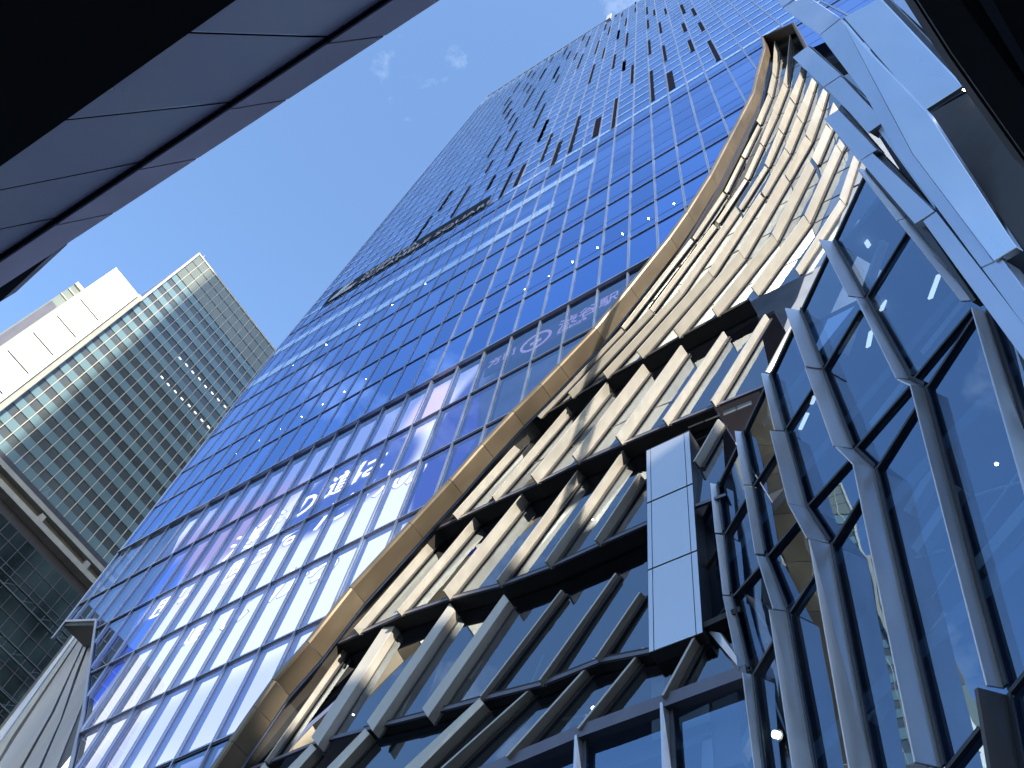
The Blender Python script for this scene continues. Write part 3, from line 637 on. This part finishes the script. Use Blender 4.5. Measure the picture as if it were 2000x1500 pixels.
for i, (x, y) in enumerate([(1122, 1396), (1142, 1389), (1161, 1382)]):
    lamp((x, y), .10, 17.6, ('warm spotlight leftmost of the trio under the lower podium ceiling', 'warm spotlight in the middle of the trio under the lower podium ceiling', 'warm spotlight rightmost of the trio under the lower podium ceiling')[i], 'spotlights of the lower podium', 'lamp_in', 'spotlight')
for x, y in [(941, 1038), (1025, 1012), (1158, 1015), (1114, 982), (866, 1070), (690, 1396), (1005, 1351)]:
    lamp((x, y), .035, 17.8, 'pin size white ceiling light inside the podium rooms', 'pin lights inside the podium', 'lamp_in', 'ceiling_light')
# rails inside
for a, b in [((918, 1325), (942, 1292)), ((1032, 1349), (1062, 1280)), ((895, 1383), (912, 1352)), ((770, 1430), (800, 1360)), ((1092, 1457), (1112, 1410)), ((620, 1438), (690, 1432)), ((1100, 1405), (1145, 1397))]:
    P, Q = atY(*a, 17.5), atY(*b, 17.5); MB().tube(P, Q, .05, 6).build('handrail', M['white_paint'], pod)

# ================================================================== 3. the folded glass bay on the right
bay = thing('glass_bay', 'projecting blue glass bay with upright grey metal fins and diagonal black transoms', 'building')
bc = atY(1370, 1230, 17.0); nb = Vector((-.473, -.881, 0)).normalized(); ub = Vector((.881, -.473, 0)).normalized()
def onB(x, y, off=0.0): return onP(x, y, bc + nb * off, nb)
sil = [(1692, 332), (1628, 470), (1564, 606), (1505, 731), (1452, 844), (1403, 946), (1366, 1026), (1378, 1160), (1383, 1234), (1442, 1306), (1466, 1312), (1476, 1500), (1482, 1560), (2060, 1560), (2060, 700), (1960, 560), (1800, 390), (1712, 318)]
MB().face([onB(*p) for p in sil]).build('window_glass', M['bay_glass'], bay)
for a, b in zip(sil[:9], sil[1:9]):
    MB().bar(onB(*a, .06), onB(*b, .06), 0.12, .14, nb).build('edge_frame', M['gasket'], bay)
# return wall along the leaning edge, so the bay has a flank
for a, b in zip(sil[:7], sil[1:7]):
    P, Q = onB(*a), onB(*b); MB().prism([P, Q, Q - nb * 1.0, P - nb * 1.0], ub * .04).build('flank_glass', M['pod_glass'], bay)
BF = [[(1600, 467), (1630, 472), (1691, 582), (1657, 577)], [(1672, 580), (1694, 585), (1780, 740), (1751, 738)], [(1674, 328), (1692, 332), (1770, 426), (1753, 430)], [(1754, 431), (1772, 426), (1912, 585), (1877, 587)],
      [(1898, 600), (1928, 609), (2030, 910), (2010, 990)], [(1533, 601), (1564, 606), (1609, 720), (1574, 715)], [(1572, 716), (1607, 721), (1668, 876), (1628, 870)], [(1632, 871), (1671, 879), (1710, 916), (1665, 904)],
      [(1778, 750), (1808, 759), (1964, 1344), (1928, 1338)], [(1752, 739), (1780, 743), (1807, 756), (1778, 751)], [(1666, 904), (1711, 917), (1843, 1500), (1787, 1488)], [(1580, 1052), (1624, 1064), (1711, 1520), (1662, 1520)],
      [(1540, 984), (1576, 990), (1622, 1062), (1576, 1050)], [(1504, 841), (1536, 844), (1576, 990), (1539, 983)], [(1487, 728), (1505, 731), (1534, 841), (1513, 839)], [(1435, 841), (1451, 843), (1471, 947), (1452, 946)],
      [(1453, 949), (1472, 951), (1495, 1082), (1475, 1081)], [(1478, 1085), (1498, 1088), (1539, 1193), (1510, 1188)], [(1502, 1190), (1539, 1195), (1595, 1520), (1551, 1520)], [(1387, 943), (1402, 946), (1413, 1041), (1397, 1040)],
      [(1398, 1043), (1415, 1045), (1428, 1162), (1412, 1161)], [(1412, 1163), (1430, 1165), (1464, 1309), (1442, 1306)], [(1450, 1313), (1471, 1318), (1494, 1520), (1476, 1520)]]
for q in BF: fin(0, 0, q, s=1, depth=.62, mat='bay_fin', parent=bay, pl=(bc, nb), thick=.04)
fin(0, 0, [(1909, 1342), (1970, 1358), (2000, 1520), (1938, 1520)], s=1, depth=.62, mat='dark_panel', parent=bay, pl=(bc, nb), thick=.09)
for a, b in [((1609, 720), (1678, 605)), ((1691, 582), (1770, 453)), ((1534, 838), (1586, 758)), ((1472, 948), (1513, 884)), ((1416, 1042), (1456, 974)), ((1498, 1087), (1557, 1016)), ((1575, 990), (1658, 898)), ((1668, 878), (1776, 754)), ((1711, 916), (1791, 790)), ((1783, 740), (1898, 602)), ((1810, 756), (1901, 618)), ((1624, 1064), (1680, 972)), ((1542, 1196), (1592, 1120)), ((1431, 1165), (1484, 1105)), ((1383, 1227), (1416, 1187)), ((1375, 1114), (1399, 1073)), ((1470, 1318), (1510, 1250)), ((1847, 1502), (1912, 1420)), ((1970, 1352), (2012, 1300))]:
    MB().bar(onB(*a, .09), onB(*b, .09), 0.085, .1, nb).build('transom', M['gasket'], bay)
# rooms behind: floor slabs, walls, braces, light panels
for z in (12.2, 16.6, 21.0, 25.4, 29.8, 34.2):
    P = Vector((bc.x, bc.y, z)); s0 = 0.5 if z < 27 else (1.5 + (z - 28) * 1.25); a = P + ub * s0 - nb * .35; b = P + ub * 17 - nb * .35
    MB().prism([a, b, b - nb * 5, a - nb * 5], (0, 0, .45)).build('floor_slab', M['interior_blue'], bay)
a = Vector((bc.x, bc.y, 9)) + ub * 3 - nb * 5.2; b = a + ub * 16
MB().prism([a, b, b + Vector((0, 0, 27)), a + Vector((0, 0, 27))], -nb * .2).build('inner_wall', M['interior_room'], bay)
for a, b, w in [((1785, 1075), (1870, 950), .34), ((1905, 1105), (2015, 975), .34), ((1690, 1400), (1760, 1290), .34), ((1795, 1280), (1850, 1200), .34), ((1700, 830), (1790, 715), .3), ((1800, 690), (1880, 590), .3), ((1640, 690), (1720, 470), .22), ((1770, 1000), (1830, 900), .3), ((1430, 1500), (1466, 1420), .3)]:
    MB().bar(onB(*a, -.4), onB(*b, -.4), w, .25, nb).build('brace', M['white_paint'], bay)
for a, b in [((1787, 1089), (1845, 1074)), ((1820, 1170), (1867, 1100)), ((1905, 967), (1997, 941)), ((1920, 1020), (1991, 922))]:
    MB().tube(onB(*a, -.7), onB(*b, -.7), .035, 6).build('handrail', M['white_paint'], bay)
for i, (a, b) in enumerate([((1576, 806), (1561, 838)), ((1590, 772), (1584, 788)), ((1700, 646), (1694, 676)), ((1727, 585), (1720, 605)), ((1722, 408), (1712, 430)), ((1832, 536), (1815, 582)), ((1690, 470), (1696, 480))]):
    MB().bar(onB(*a, -.8), onB(*b, -.8), .16, .06, nb).build('light_panel', M['lamp_strip'], bay)
p = onB(1520, 1436, -.6); sp = thing('spotlight', 'round spotlight on a black bracket behind the lowest bay glass', 'lamp')
MB().tube(p, p + nb * .12 - Vector((0, 0, .03)), .085, 16).build('lens', M['lamp_in'], sp); MB().tube(p - nb * .01, p - nb * .3 + Vector((0, 0, .1)), .14, 16).build('housing', M['gasket'], sp)
MB().tube(p - nb * .2, p - nb * .2 + Vector((0, 0, -.8)), .03, 8).build('bracket', M['gasket'], sp)
p = onB(1947, 907, -.8); tag(MB().tube(p, p + Vector((0, 0, .03)), .035, 10).build('ceiling_light', M['lamp_in']), 'single warm ceiling light behind the glass of the rightmost bay window', 'lamp')
# canted bars under the column, where the podium meets the bay
q = [(1382, 1232), (1406, 1236), (1438, 1282), (1440, 1300)]
MB().prism([onB(*t, .35) for t in q], -nb * .1).build('fin', M['bay_fin'], bay)

# ------------------------------------------------------------------ aluminium cladding blades above the bay
clad = thing('cladding_canopy', 'overlapping blue grey aluminium cladding blades sweeping up above the glass bay', 'canopy')
def blade(pts, off, th, mat='panel', name='cladding_panel', fold=None):
    off = 3.4 + off * 0.5
    if fold:                                             # panels folded downwards about the edge through `fold`
        p0 = onB(*fold, off); n2 = (nb + Vector((0, 0, -0.28))).normalized()
        return MB().prism([onP(x, y, p0, n2) for x, y in pts], -n2 * th * .3).build(name, M[mat], clad, .012)
    return MB().prism([onB(x, y, off) for x, y in pts], -nb * th * .7).build(name, M[mat], clad, .012)
blade([(1529, 17), (1552, 0), (1582, -4), (1641, 35), (1600, 68)], .9, .5)
blade([(1500, -30), (1560, -30), (1550, -2), (1527, 14)], .9, .5)
blade([(1548, 112), (1577, 90), (1641, 147), (1608, 169)], .85, .45)
blade([(1611, 170), (1641, 149), (1727, 236), (1696, 258)], .85, .45)
blade([(1609, 232), (1637, 214), (1712, 292), (1679, 313)], .95, .4)
blade([(1680, 314), (1704, 299), (1825, 412), (1786, 437)], .95, .4)
blade([(1802, 432), (1828, 413), (2030, 672), (2030, 745)], 1.0, .5)
blade([(1715, 255), (1728, 238), (1822, 372), (1827, 411)], .6, .3)
blade([(1601, 69), (1642, 37), (1781, 300), (1940, 510), (1915, 521), (1751, 300), (1693, 191)], 1.15, .5)
blade([(1643, 37), (1700, 104), (1812, 220), (1865, 300), (1986, 483), (1941, 510), (1782, 300)], 1.2, .5, fold=(1941, 510))
blade([(1917, 523), (1957, 505), (2030, 606), (2030, 676)], 1.1, .5)
blade([(1648, 34), (1718, -4), (1880, 168), (1805, 216)], 1.5, .4, fold=(1805, 216))
blade([(1738, -4), (1782, -4), (1853, 104)], 1.35, .2)
blade([(1814, 222), (1896, 177), (2030, 350), (2030, 528), (1866, 300)], 1.45, .25, 'dark_matt')
# dark reveals between the blades
for q in ([(1577, 90), (1583, 90), (1691, 190), (1641, 147)], [(1637, 214), (1642, 204), (1718, 293), (1712, 292)], [(1704, 299), (1722, 300), (1827, 410), (1825, 412)], [(1786, 437), (1802, 433), (1906, 585), (1898, 590)],
          [(1645, 36), (1735, -4), (1900, 170), (1855, 195), (1815, 221)]):
    blade(q, .55, .25, 'gasket', 'reveal')
core = [(1700, 60), (1775, 20), (1900, 170), (2060, 330), (2060, 900), (1960, 610), (1800, 400), (1700, 240)]
MB().prism([onB(x, y, 3.3) for x, y in core], -nb * .5).build('backing', M['gasket'], clad)
p = onB(1885, 177, 4.3); MB().tube(p, p + nb * .05, .018, 10).build('small_lamp', M['lamp_in'], clad)

# ------------------------------------------------------------------ dark roof edge in the upper right corner
can = thing('dark_roof', 'near black roof underside cutting off the upper right corner', 'roof')
ZC = 13.0
def zpoly(pts, Z, th, name, mat, parent): return MB().prism([atZ(x, y, Z) for x, y in pts], (0, 0, th)).build(name, M[mat], parent)
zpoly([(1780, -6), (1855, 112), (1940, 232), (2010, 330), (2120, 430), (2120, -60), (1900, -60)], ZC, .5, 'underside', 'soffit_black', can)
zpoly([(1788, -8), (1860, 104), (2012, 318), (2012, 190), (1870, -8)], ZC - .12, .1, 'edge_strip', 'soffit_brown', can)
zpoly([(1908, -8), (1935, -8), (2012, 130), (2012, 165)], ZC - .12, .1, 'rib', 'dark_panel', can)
# ================================================================== 4. overhead deck in the upper left
deck = thing('overhead_deck', 'black overhead deck edge with bluish metal soffit panels crossing the upper left corner', 'deck')
Zd = 9.6
def edge(line, z):                       # horizontal line in the deck plane through two photo points
    (a, b) = line; return atZ(*a, z), atZ(*b, z)
L0 = edge(((0, 325), (460, 0)), Zd); L1 = edge(((0, 497), (745, 0)), Zd + .42); L2 = edge(((0, 513), (768, 0)), Zd + .36); L3 = edge(((0, 562), (860, 0)), Zd + .75)
def at_x(L, x):
    a, b = L; t = (x - a.x) / (b.x - a.x); return a + (b - a) * t
X0, X1 = -7.9, 9.0
P0, P1 = at_x(L0, X0), at_x(L0, X1)
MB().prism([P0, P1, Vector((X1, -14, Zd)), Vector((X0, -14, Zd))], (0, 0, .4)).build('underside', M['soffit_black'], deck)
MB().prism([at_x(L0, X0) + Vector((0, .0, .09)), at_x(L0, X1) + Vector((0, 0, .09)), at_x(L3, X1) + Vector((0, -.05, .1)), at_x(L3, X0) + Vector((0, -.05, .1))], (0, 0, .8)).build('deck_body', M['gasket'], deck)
joint_i = [(-20, 250), (90, 310), (130, 236), (375, 64)]   # joints, from the photograph
js = [((0, 447), (105, 425)), ((0, 370), (265, 313)), ((130, 236), (440, 193)), ((370, 64), (632, 65))]
fs = [((0, 529), (60, 526)), ((110, 431), (202, 431)), ((270, 324), (356, 331)), ((445, 207), (520, 221)), ((638, 80), (699, 104))]
XJ = [atZ(105, 425, Zd + .42).x, atZ(265, 313, Zd + .42).x, atZ(440, 193, Zd + .42).x, atZ(632, 65, Zd + .42).x]
XI = [atZ(0, 447, Zd + .2).x - 1.5, atZ(-90, 389, Zd).x, atZ(130, 236, Zd).x, atZ(370, 64, Zd).x]
w = XJ[3] - XJ[2]; jo = [X0] + XJ + [XJ[3] + w, XJ[3] + 2 * w, X1]; ji = [X0] + [XI[1] - w, XI[1], XI[2], XI[3]] + [XI[3] + w, XI[3] + 2 * w, X1]
for i in range(len(jo) - 1):
    g = .012
    q = [at_x(L0, ji[i] + g), at_x(L0, ji[i + 1] - g), at_x(L1, jo[i + 1] - g), at_x(L1, jo[i] + g)]
    MB().prism(q, (0, .01, .05)).build('soffit_panel', M['deck_panel'], deck, .006)
    fo = [x + .35 for x in jo]; fo[0] = X0; fo[-1] = X1
    q = [at_x(L2, jo[i] + g), at_x(L2, jo[i + 1] - g), at_x(L3, fo[i + 1] - g), at_x(L3, fo[i] + g)]
    MB().prism(q, (0, -.02, .05)).build('fascia_panel', M['deck_fascia'], deck, .006)
MB().prism([at_x(L1, X0) + Vector((0, 0, .06)), at_x(L1, X1) + Vector((0, 0, .06)), at_x(L2, X1) + Vector((0, 0, .06)), at_x(L2, X0) + Vector((0, 0, .06))], (0, 0, .05)).build('groove', M['gasket'], deck)
e0, e1 = atZ(0, 590, Zd + .9), atZ(102, 495, Zd + .9)
MB().prism([e0, e1, e1 + Vector((0, -.4, 0)), e0 + Vector((-.3, -.4, 0))], (0, 0, .3)).build('end_cap', M['dark_panel'], deck)

# ================================================================== 5. the office tower on the left
XB = -107.0
off = thing('office_tower', 'distant office tower with teal glass bands and cream mullions, partly sunlit, left of the skyscraper', 'office building')
ZR = 179.8; Z0 = 106.5; ya, yb = 6.6, 75.0
MB().box((XB - 30, ya, 4), (XB, yb, ZR)).build('wall', M['office_glass'], off)
zz = 110.6
while zz < 168:
    MB().box((XB - .1, ya, zz - .35), (XB + .12, yb, zz + 1.65)).build('spandrel_band', M['spandrel'], off); zz += 4.02
MB().box((XB - .1, ya, Z0), (XB + .12, yb, Z0 + 1.9)).build('spandrel_band', M['spandrel'], off)
MB().box((XB - .1, ya, 169.0), (XB + .10, yb, ZR)).build('parapet_band', M['parapet_glass'], off)
for z in (172.6, 176.2): MB().box((XB, ya, z), (XB + .16, yb, z + .22)).build('parapet_joint', M['mullion_dark'], off)
y = ya
while y < 62:
    MB().box((XB, y - .05, Z0), (XB + .22, y + .05, ZR)).build('mullion', M['cream'], off); y += 1.66
MB().box((XB - .1, ya - .35, Z0), (XB + .4, ya + .05, ZR + .3)).build('corner_strip', M['cream'], off)
MB().box((XB - 30, ya, ZR), (XB + .25, yb, ZR + .5)).build('roof_coping', M['cream'], off)
MB().tube((XB - .3, ya + .9, ZR), (XB - .3, ya + .9, ZR + 2.2), .12, 6).build('roof_mast', M['concrete'], off)
# ledges below the banded facade
for z0, z1, xo, mt in ((104.6, 106.4, .35, 'dark_panel'), (103.7, 104.6, 1.2, 'concrete'), (101.7, 103.7, .35, 'olive'), (100.7, 101.7, 1.7, 'concrete'), (99.0, 100.7, .3, 'dark_panel')):
    MB().box((XB - .2, ya - 3, z0), (XB + xo, yb, z1)).build('ledge', M[mt], off)
for yq in (11.5, 20.5, 29.5): MB().box((XB + .35, yq, 101.75), (XB + 1.3, yq + .8, 103.2)).build('bracket', M['concrete'], off)
# lit windows of the office tower
for row in ([(353, 699), (366, 712), (378, 726), (391, 739), (403, 754), (416, 767), (428, 780), (441, 793)], [(318, 736), (330, 750), (344, 764), (357, 778), (371, 791), (383, 805), (396, 820), (409, 833)]):
    for x, yv in row:
        p = atX(x, yv, XB + .35); MB().box((XB + .13, p.y - .30, p.z - .14), (XB + .2, p.y + .30, p.z + .14)).build('lit_window', M['lamp_strip'], off)
# lower, darker glass block below the ledges
lowb = thing('dark_glass_building', 'dark teal glass block with fine grid below the pale ledges at the left edge', 'building')
MB().box((XB - 28, -20, 2), (XB + .3, 75, 99.0)).build('wall', M['teal_glass'], lowb)
y = -19.0
while y < 60:
    MB().box((XB + .3, y - .04, 40), (XB + .45, y + .04, 98.9)).build('mullion', M['mullion_dark'], lowb); y += 1.7
z = 96.6
while z > 50:
    MB().box((XB + .3, -20, z - .05), (XB + .42, 75, z + .05)).build('transom', M['mullion_dark'], lowb); z -= 2.6
for k, z in enumerate((90.5, 84.0, 78.5, 69.0)):  # lattice mirrored in the dark glass, built as bars
    tb = MB(); tb.box((XB + 1.2, -10, z), (XB + 1.5, 70, z + .2)); tb.box((XB + 1.2, -10, z + 1.4), (XB + 1.5, 70, z + 1.52))
    for q in range(24): tb.bar((XB + 1.4, -10 + q * 3.3, z + .2), (XB + 1.4, -8.4 + q * 3.3, z + 1.5), .07, .07, (1, 0, 0))
    tb.build('lattice_reflection', M['lattice_reflection'], lowb)
for i in range(14): MB().box((XB + 1.02, 26 + i * 2.3 + random.uniform(-.6, .6), 66 + (i * 37 % 22)), (XB + 1.1, 26.25 + i * 2.3, 66.3 + (i * 37 % 22))).build('lit_window', M['lamp_in'], lowb)
# white core wall left of it
wh = thing('white_tower', 'blank white tower wall with short dark joints in full sun beside the office tower', 'building')
MB().box((XB - 20, -.5, 3), (XB + 1.6, 5.5, 152.6)).build('wall', M['white_wall'], wh)
MB().box((XB - 20, 5.52, 3), (XB + 1.2, 6.5, 153.6)).build('grey_strip', M['concrete'], wh)
for z in (139.2, 132.1, 125.4, 118.8, 112.3, 106.0): MB().box((XB + 1.5, .4, z - .14), (XB + 1.66, 4.8, z + .14)).build('joint', M['gasket'], wh)
gs = thing('glass_wing', 'narrow glass wing with a pale parapet behind the white tower wall', 'building')
MB().box((XB - 25, -2.1, 3), (XB - .5, -.55, 143.9)).build('wall', M['parapet_glass'], gs)
MB().box((XB - .6, -2.1, 143.2), (XB - .2, -.55, 144.2)).build('coping', M['cream'], gs)
for z in (141.2, 138.9): MB().box((XB - .55, -2.1, z), (XB - .3, -.55, z + .25)).build('rail', M['cream'], gs)
MB().box((XB - .55, -1.9, 120), (XB - .35, -.8, 136)).build('louvre', M['mullion_dark'], gs)
# unseen blocks, added to shade the office facade and lower fins (stand behind the camera's right shoulder)
sh = thing('added_shade_tower', 'added unseen grey block that shades the office facade and the lower podium fins', 'building')
def occl(x, c0, c1, h, name, d=25):
    k = math.tan(-SUN_AZ); y0, y1 = c0 - k * x, c1 - k * x
    MB().box((x, y0, 0), (x + d, y1, h)).build(name, M['wall_grey'], sh)
occl(62, 11.2 - 107 * math.tan(-SUN_AZ), -14.0, 262, 'wall')
occl(62, -14.0, 40.0, 62, 'low_shade_wing')  # low block added to shade the lower podium fins

# ================================================================== 6. ribbed metal corner at the lower left
rib = thing('ribbed_corner', 'curved grey metal corner with long ribs under the left end of the skyscraper glass', 'building')
YR = 17.2
def rp_(pts, Y, th, name, mat): return MB().prism([atY(x, y, Y) for x, y in pts], (0, th, 0)).build(name, M[mat], rib, .02)
rp_([(150, 1225), (190, 1222), (168, 1400), (140, 1530), (-40, 1530), (-40, 1470)], YR + .9, .3, 'backing', 'gasket')
M['rib'] = metal('rib', (0.30, 0.30, 0.31), 0.6, 0.35, 0.25, 0.35, (1, 1, 0.15))
ribs = [([(150, 1232), (156, 1230), (-10, 1462), (-10, 1440)], .55, 'panel'), ([(158, 1230), (166, 1229), (24, 1437), (-30, 1530), (-30, 1480)], .5, 'fin'),
        ([(168, 1229), (176, 1228), (100, 1392), (22, 1530), (-26, 1530), (30, 1440)], .45, 'rib'), ([(177, 1228), (184, 1228), (150, 1310), (118, 1405), (62, 1530), (28, 1530), (106, 1390)], .4, 'rib'),
        ([(185, 1228), (189, 1228), (172, 1320), (162, 1372), (98, 1530), (68, 1530), (122, 1402)], .35, 'rib'), ([(170, 1330), (165, 1395), (150, 1445), (118, 1530), (102, 1530)], .3, 'dark_panel')]
for pts, o_, mt in ribs: rp_(pts, YR - o_, .5, 'rib_panel', mt)
